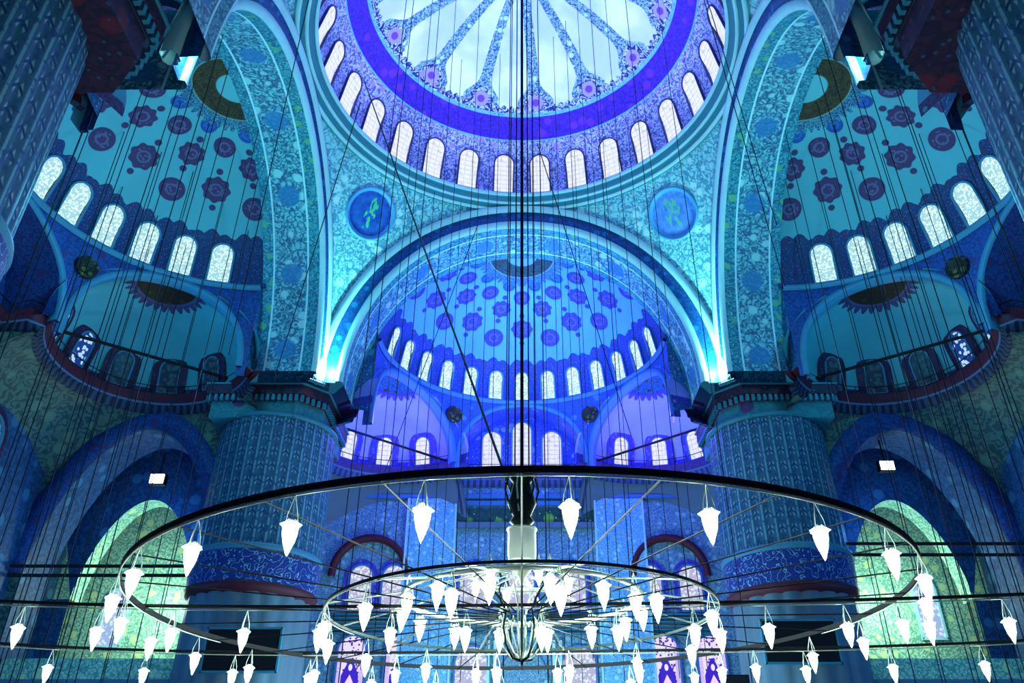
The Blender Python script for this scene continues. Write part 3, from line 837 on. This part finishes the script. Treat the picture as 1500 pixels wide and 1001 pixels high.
    # floodlight in the side arch
    t = thing('floodlight', 'small white floodlight shining at the top of the %s side arch' % nm, 'floodlight', ((-19.5, YW + .9, 15.8) if sx < 0 else (19.7, YW + .9, 16.55)))
    hb = MB().box(-.42, .42, -.1, .25, -.3, .3).build('housing', 'iron', t)
    ln = MB().box(-.36, .36, -.16, -.1, -.24, .24).build('lens', 'flood', t)
    MB().tube([(0, .1, .3), (0, .15, 1.6)], .05, 6).build('bracket', 'iron', t)
    # screen hanging before the pier
    t = thing('display_screen', 'wide dark screen hanging before the %s far pier' % nm, 'screen', (sx * 12.25, 10.2, 5.75 if sx < 0 else 6.1))
    MB().box(-1.6, 1.6, -.06, .1, 0, 1.7).build('screen_panel', 'screen', t)
    fr = MB()
    for a in ((-1.66, 1.66, -.1, .12, 1.7, 1.78), (-1.66, 1.66, -.1, .12, -.08, 0), (-1.68, -1.6, -.1, .12, -.08, 1.78), (1.6, 1.68, -.1, .12, -.08, 1.78)): fr.box(*a)
    fr.build('screen_frame', 'chromeframe' if 'chromeframe' in M else 'cornice_step', t)
    MB().box(-.8, .8, .1, .9, .7, .9).build('bracket', 'iron', t)
t = thing('small_screen', 'small dark screen low beside the right far pier', 'screen', (9.7, 12.2, 5.05))
MB().box(-.55, .55, -.05, .08, 0, .8).build('screen_panel', 'screen', t); MB().box(-.6, .6, .02, .1, -.05, .85).build('screen_frame', 'iron', t)
MB().tube([(0, .1, .4), (0, .3, -6.6)], .05, 6).build('post', 'iron', t)

# cyan uplights on the far pier heads (and near ones)
for sx in (-1, 1):
    for sy in (-1, 1):
        where = ('%s %s pier head' % ('far' if sy > 0 else 'near', 'left' if sx < 0 else 'right'))
        t = thing('uplight', 'cyan floodlight bar on the chamfered corner of the %s' % where, 'floodlight', (sx * 10.95, sy * 10.95, Z0))
        t.rotation_euler = (0, 0, -sx * sy * pi / 4 if sy > 0 else sx * pi / 4)
        q = 1. if sy > 0 else .35
        MB().box(-.5 * q, .5 * q, -.1 * q, .1 * q, .0, .08).build('housing', 'cornice_step', t)
        MB().box(-.46 * q, .46 * q, -.08 * q, .08 * q, .08, .1).build('lens', 'cyanflood', t)

boxm('floor', -30, 30, -45, 30, -EYE - .3, -EYE, 'floor', 'patterned carpet floor')

# ------------------------------------------------------------------ chandelier
CH = (0., CAM_Y + 11.0, 0.)
ch = thing('chandelier', 'huge iron ring chandelier with two hoops, curling arms and glowing lamps', 'chandelier', (CH[0], CH[1], 0))
def arc(r, z, n=96, tilt=0.): return [(r * sin(a), -r * cos(a), z + tilt * r * sin(a)) for a in lin(-rad(112), rad(112), n)]
def circ(r, z, n=96, tilt=0.): return [(r * sin(a), r * cos(a), z + tilt * r * sin(a)) for a in [2*pi*i/n for i in range(n)]]
TILT = .014
def band(name, r, z, h, th_, mat, tilt=TILT):
    m = MB()
    prof = [(r - th_, -h), (r + th_, -h), (r + th_, h), (r - th_, h), (r - th_, -h)]
    m.grid(lambda a, k: (prof[k][0] * sin(a), prof[k][0] * cos(a), z + prof[k][1] + tilt * prof[k][0] * sin(a)), lin(0, 2*pi, 120), list(range(5)), None, False)
    return m.build(name, mat, ch)
band('outer_hoop', 4.8, 2.43, .03, .012, 'iron')
MB().tube(arc(4.8, 2.38, 100, TILT), .0085, 6).build('lower_tube', 'chrome', ch)
band('inner_hoop', 2.5, 2.33, .017, .008, 'bronze')
MB().tube(arc(2.5, 2.295, 80, TILT), .006, 6).build('lower_tube', 'chrome', ch)
MB().tube(circ(1.55, 2.52, 64), .03, 8, True).build('middle_hoop', 'chrome', ch)
MB().tube(circ(.62, 2.78, 48), .03, 8, True).build('small_hoop', 'chrome', ch)
MB().tube([(0, 0, 1.72), (0, 0, 4.2)], .018, 8).build('stem', 'bronze', ch)
MB().lathe([(.0, 4.3), (.12, 4.28), (.19, 4.2), (.12, 4.1), (.16, 3.95), (.2, 3.8), (.12, 3.62), (.17, 3.55), (.07, 3.45), (.05, 3.4)], 24).build('turned_finial', 'bronze', ch)
for i in range(6):
    a = 2*pi*i/6 + .3
    MB().tube([(.16*sin(a), .16*cos(a), 4.3), (.24*sin(a), .24*cos(a), 4.0), (.14*sin(a), .14*cos(a), 3.66)], .014, 5).build('finial_scroll', 'chrome' if i % 3 == 0 else 'bronze', ch)
MB().lathe([(.18, 3.02), (.19, 3.1), (.19, 3.44), (.175, 3.44), (.175, 3.1), (.0, 3.04)], 32).build('glass_cylinder', 'glass_glow', ch)
MB().tube(circ(.195, 3.44, 32), .014, 6, True).build('cylinder_rim', 'chrome', ch)
MB().lathe([(.0, 3.0), (.16, 3.0), (.2, 2.96), (.12, 2.9), (.05, 2.8), (.02, 2.7)], 24).build('collar', 'chrome', ch)
for i in range(8):                                     # curling arms
    a = 2*pi*i/8 + .2; s_, c_ = sin(a), cos(a)
    P = [(.02, 1.78), (.14, 1.8), (.24, 1.95), (.28, 2.15), (.24, 2.35), (.34, 2.5), (.5, 2.62), (.56, 2.76), (.48, 2.86), (.36, 2.84), (.32, 2.76)]
    Q = []
    for j in range(len(P) - 1):
        for q in (0, .33, .66): Q.append((P[j][0]*(1-q)+P[j+1][0]*q, P[j][1]*(1-q)+P[j+1][1]*q))
    Q.append(P[-1])
    MB().tube([(r*s_, r*c_, z) for r, z in Q], .016 if i % 2 else .011, 6).build('scroll_arm', 'bronze' if i % 2 else 'chrome', ch)
for i in range(8):
    a = 2*pi*i/8 + .6; s_, c_ = sin(a), cos(a)
    MB().tube([(r*s_, r*c_, z) for r, z in ((.03, 1.8), (.12, 1.88), (.2, 2.05), (.24, 2.2), (.19, 2.28), (.15, 2.2))], .01, 5).build('small_scroll', 'chrome', ch)
for i in range(26):                                    # spokes
    a = 2*pi*i/26; s_, c_ = sin(a), cos(a)
    MB().tube([(.3*s_, .3*c_, 2.3), (4.8*s_, 4.8*c_, 2.4 + TILT*4.8*s_)], .009, 5).build('spoke', 'darkrod', ch)
for i in range(12):
    a = 2*pi*(i + .5)/12; s_, c_ = sin(a), cos(a)
    MB().tube([(.2*s_, .2*c_, 2.84), (.62*s_, .62*c_, 2.78), (1.55*s_, 1.55*c_, 2.52), (2.5*s_, 2.5*c_, 2.33)], .013, 5).build('sloping_spoke', 'chrome', ch)
# suspension of the chandelier: central bundle and hoop cables
ztop = 40.0
for dx, dy, r in ((0, 0, .03), (-.1, .05, .012), (.1, .04, .012), (-.2, -.05, .01), (.19, -.04, .01)):
    x, y = dx, dy
    yy = CH[1] + y
    # the dome does not reach this far back: cables rise to the rear arch zone
    MB().tube([(x, y, 4.2), (x, y, 31.5)], r, 6).build('suspension_cable', 'darkrod', ch)

# lamps: wire loop, glass cup with glowing bulb
def lamp_proto():
    t = thing('hanging_lamp', '', 'lamp')
    MB().lathe([(.03, .015), (.05, -.01), (.066, -.045), (.064, -.1), (.05, -.17), (.026, -.235), (.014, -.27), (.0, -.3)], 16).build('glass_cup', 'glass', t)
    MB().lathe([(.0, .0), (.03, -.01), (.052, -.045), (.05, -.1), (.036, -.17), (.016, -.23), (.008, -.27), (0, -.285)], 12).build('bulb', 'bulb', t)
    w = MB()
    for a in (.4, 2.5, 4.6): w.tube([(.06*sin(a), .06*cos(a), -.03), (.05*sin(a), .05*cos(a), .06), (.022*sin(a), .022*cos(a), .15), (.0, .0, .225)], .0048, 4)
    w.build('hanging_wires', 'wire_lit', t)
    MB().lathe([(.05, -.02), (.07, -.02), (.078, -.035), (.07, -.05), (.062, -.05)], 40, mod=lambda u, r: r + (.018 * abs(cos(u * 2.5)) ** 3 if r > .075 else 0)).build('cup_rim', 'rim_glow', t)
    return t
proto = lamp_proto(); FIRST = [True]
def put_lamp(x, y, z, label, group, rz=0., s=1.):
    if FIRST[0]: t = proto; FIRST[0] = False; t.location = (x, y, z); t['label'] = label; t['group'] = group; t.rotation_euler = (0, 0, rz)
    else: t = dup(proto, (x, y, z), (0, 0, rz), label, group)
    t.scale = (s, s, s)
LAMPPOS = []
ordw = ['first', 'second', 'third', 'fourth', 'fifth', 'sixth', 'seventh', 'eighth', 'ninth', 'tenth', 'eleventh', 'twelfth', 'thirteenth', 'fourteenth', 'fifteenth', 'sixteenth', 'seventeenth', 'eighteenth', 'nineteenth', 'twentieth', 'twenty-first', 'twenty-second', 'twenty-third', 'twenty-fourth', 'twenty-fifth', 'twenty-sixth']
def ring_lamps(n, r, z, ph, lab, group, tilt=0., s=1.):
    L = []
    for i in range(n):
        a = 2*pi*i/n + ph; L.append((r*sin(a), -r*cos(a), z + tilt*r*sin(a), a))
    near = sorted([q for q in L if q[1] < 0], key=lambda q: q[0]); far = sorted([q for q in L if q[1] >= 0], key=lambda q: q[0])
    for part, nmz in ((near, 'near'), (far, 'far')):
        for i, q in enumerate(part):
            put_lamp(CH[0]+q[0], CH[1]+q[1], q[2] - .22*s, '%s glowing glass lamp from the left on the %s side of %s' % (ordw[i], nmz, lab), group, q[3], s)
ring_lamps(26, 4.8, 2.38, rad(4.5), 'the big outer hoop', 'lamps on the big outer chandelier hoop', TILT)
ring_lamps(14, 2.5, 2.3, rad(9), 'the inner hoop', 'lamps on the inner chandelier hoop', TILT)
ring_lamps(14, 1.55, 2.68, rad(12), 'the middle hoop', 'lamps on the middle chandelier hoop', 0., 1.1)
ring_lamps(6, .62, 2.95, rad(20), 'the small top hoop', 'lamps on the small top hoop', 0., .8)

# two far-reaching lamp hoops running round the hall
def hoop(hx, yfar, ynear, z, lampx, nm, word, rot):
    yc = (yfar + ynear) / 2; hy = (yfar - ynear) / 2
    t = thing('lamp_hoop', 'long thin iron lamp hoop, %s' % word, 'lamp hoop', (0, CAM_Y + yc, 0), rot)
    P = []
    for i in range(160):
        a = 2*pi*i/160; s_, c_ = sin(a), cos(a)
        P.append((hx*math.copysign(abs(s_)**.6, s_), hy*math.copysign(abs(c_)**.6, c_), z))
    MB().tube(P, .022, 6, True).build('iron_tube', 'iron', t)
    MB().tube([(x, y, z - .045) for x, y, z in P], .008, 5, True).build('lower_tube', 'chrome', t)
    for i, x in enumerate(lampx):
        y = hy * (1 - abs(x/hx)**(1/.3*1.0))**.3 if abs(x) < hx else 0
        px, py = x*cos(rot) - y*sin(rot), x*sin(rot) + y*cos(rot)
        put_lamp(px, CAM_Y + yc + py, z - .27, '%s lamp from the left on the %s' % (ordw[i].capitalize(), word.split(',')[0]), 'lamps on the ' + nm, random.random()*6)
hoop(11.5, 10.75, -7., 2.4, [-7.6, -6.65, -5.75, -4.85, -3.95, -3.0, -2.1, -1.15, -.2, .75, 1.7, 2.6, 3.55, 4.5, 5.4, 6.3, 7.2], 'nearer long hoop', 'nearer and higher of the two long hoops', -.05)
hoop(12.5, 14.1, -8.5, 2.42, [-9.2, -7.9, -6.55, -5.2, -3.9, -2.6, -1.3, 0, 1.3, 2.6, 3.9, 5.2, 6.5, 7.8, 9.1], 'farther long hoop', 'farther and lower of the two long hoops', -.05)

# long loose cables crossing the hall
cab = []
def cable(p, q, r, label):
    tag(MB().tube([p, q], r, 5).build('cable', 'darkrod'), label, 'cable', 'thin hanging cables')
def ray(px, py, y):                     # point seen at px,py lying in the plane y
    f, th, c, cx = 1197., rad(32.27), 458., 764.5
    Y = y - CAM_Y; k = (c - py) / f; z = Y * (sin(th) + k*cos(th)) / (cos(th) - k*sin(th)); d = Y*cos(th) + z*sin(th)
    return ((px - cx) * d / f, y, z)
for (a, b, y1, y2, wd) in (
    ((533, 117), (757, 745), -6., -16.9, 'slanting from the upper left to the chandelier stem'),
    ((1020, -40), (1150, 420), -6., 2., 'leaning over the right pendentive'),
    ((1036, 0), (1138, 330), -5., 2., 'just right of the dome, leaning right'),
    ((452, 0), (335, 520), -6., 2., 'crossing the left great arch'),
    ((528, 150), (400, 560), -6., 4., 'slanting down to the left of the blue roundel'),
    ((787, 210), (925, 640), -2., 8., 'slanting right from the dome window to the right niche'),
    ((700, 330), (560, 700), 6., 10., 'slanting left across the blue half dome')):
    cable(ray(*a, y1), ray(*b, y2), .022, 'thin dark cable ' + wd)
vert = [(560, -6), (573, -6), (606, -3), (620, -3), (648, 0), (690, 2), (728, 5), (840, 3), (862, 2), (885, -3), (912, 0), (948, -4), (1005, -2), (745, -9), (792, -9), (818, 4), (664, 5), (890, 6), (930, 7), (700, 8), (810, 9), (845, 9), (595, 5), (635, 9), (675, 10), (715, 6), (782, 6), (796, 10), (828, 10), (872, 8), (960, 5)]
vert.sort()
ordw += ['twenty-%s' % q for q in ('seventh', 'eighth', 'ninth')] + ['thirtieth'] + ['thirty-%s' % q for q in ('first', 'second', 'third', 'fourth', 'fifth', 'sixth', 'seventh', 'eighth')]
for i, (px, y) in enumerate(vert):
    p = ray(px, 300, y); q = 20 if y < 3 else 18.
    r2 = sqrt(p[0]**2 + y*y)
    top = ZR + RR*.75*sqrt(max(1 - (r2/RR)**2, 0)) if r2 < 10 else 31.8
    cable((p[0], y, 2.4 if y < 0 else 5.), (p[0], y, top), .016, 'thin dark vertical cable hanging from the dome, %s from the left' % (ordw[i]) )
for sx, nm in ((-1, 'left'), (1, 'right')):
    rc_ = random.Random(5 if sx < 0 else 9)
    pts = sorted((13.2 + 8. * ((i * .618) % 1) * (1 if i % 3 else .8), -4. + 12. * i / 24 + rc_.uniform(-.2, .2)) for i in range(24))
    for i, (x, y) in enumerate(pts):
        rr = sqrt((x - 14)**2 + y*y); top = ZS + RS*KS*sqrt(max(1 - (rr/RS)**2, 0)) - .05
        cable((sx*x, y, 3.), (sx*x, y, top), .02, 'thin dark cable hanging in the %s half dome, %s in from the hall' % (nm, ordw[i]))

# ------------------------------------------------------------------ lights
def light(kind, loc, col, e, size=.3, rot=None, spot=None, blend=.6, name='lamp_and_fill_light'):
    d = bpy.data.lights.new(name, kind); d.color = hexc(col)[:3]; d.energy = e
    if kind in ('POINT', 'SPOT'): d.shadow_soft_size = size
    if kind == 'AREA': d.shape = 'DISK'; d.size = size
    if spot: d.spot_size = rad(spot); d.spot_blend = blend
    o = bpy.data.objects.new(name, d); C.objects.link(o); o.location = loc
    if rot: o.rotation_euler = rot
    return o
def aim(o, to):
    from mathutils import Vector
    v = Vector(to) - o.location; o.rotation_euler = v.to_track_quat('-Z', 'Y').to_euler(); return o
# dome uplights sit on the ring cornice
for i in range(8):
    a = 2*pi*i/8 + .39
    aim(light('SPOT', (9.4*sin(a), 9.4*cos(a), ZR - .1), '#b4b8ff', 1500, .4, spot=150, blend=1.), (-2*sin(a), -2*cos(a), ZR + 9))
# cyan floods at the pier heads: up along the pendentives and arches
for sx in (-1, 1):
    for sy in (-1, 1):
        e = 2900 if sy > 0 else 1500
        aim(light('SPOT', (sx*10.3, sy*10.3, Z0 + .3), '#48d8d4' if sx < 0 else '#70dce0', e * (1 if sx < 0 else 1.15), .25, spot=130, blend=1.), (sx*8.8, sy*8.8, 31))
        light('POINT', (sx*10.5, sy*10.5, Z0 + .7), '#c4fff4', 700 if sy > 0 else 150, .15)
        aim(light('SPOT', (sx*10.2, sy*10.2, Z0 + .3), '#a0fff0', 3600 if sy > 0 else 900, .15, spot=46, blend=1.), (sx*10.3, sy*10.3, 30))
# half domes and niches: lights added in mid-air, without fixtures
aim(light('SPOT', (0, 14.2, 20.6), '#6c9cff', 6500, .8, spot=150, blend=1.), (0, 19.5, 29))
light('POINT', (0, 17., 27.), '#58a0ff', 900, .8)
for sx in (-1, 1):
    light('POINT', (sx*7.2, 18.6, 21.4), '#6a5cff', 1500, .5)
    light('POINT', (sx*15.5, 1., 22.), '#4cb4d4', 2000, .8)
    light('POINT', (sx*16.8, 8.0, 21.6), '#2090c0', 150, .5)
    light('POINT', (sx*20.3, 17.8, 10.5), '#e4ffd8', 900, .6)
    light('POINT', (sx*19.6, 14.8, 13.5), '#4488d8', 420, .4)
    light('POINT', (sx*20., 8., 8.), '#4090d0', 900, .8)
light('POINT', (0, 22.2, 20.9), '#5c50ff', 500, .5)
# light of the chandelier on the hall around it, then added fill lights
light('POINT', (0, CH[1] + 2, 3.4), '#e0fff4', 3200, 2.)
light('POINT', (-6, 8, 3.), '#98dcec', 2200, 2.); light('POINT', (6, 8, 3.), '#98dcec', 2200, 2.)  # fill lights added far from the chandelier to brighten the lower walls
light('POINT', (0, 15, 4.), '#c4ecec', 4600, 2.)  # fill light added to brighten the end wall, no lamp here

w = bpy.data.worlds.new('World'); bpy.context.scene.world = w; w.use_nodes = True
w.node_tree.nodes['Background'].inputs[0].default_value = hexc('#2c84b4'); w.node_tree.nodes['Background'].inputs[1].default_value = .35

for o in list(C.objects):
    if o.parent is None: o.location.z += EYE
bpy.context.view_layer.update()

cam = bpy.data.cameras.new('camera'); co = bpy.data.objects.new('camera', cam); C.objects.link(co)
co.location = (0, CAM_Y, EYE); co.rotation_euler = (rad(90 + 32.27), 0, 0)
cam.sensor_width = 36; cam.lens = 1197. / 1500 * 36
cam.shift_x = (750 - 764.5) / 1500; cam.shift_y = (458 - 500.5) / 1500
cam.clip_end = 500
bpy.context.scene.camera = co
vs = bpy.context.scene.view_settings
vs.view_transform = 'Standard'; vs.look = 'None'; vs.exposure = 0.; vs.gamma = 1.
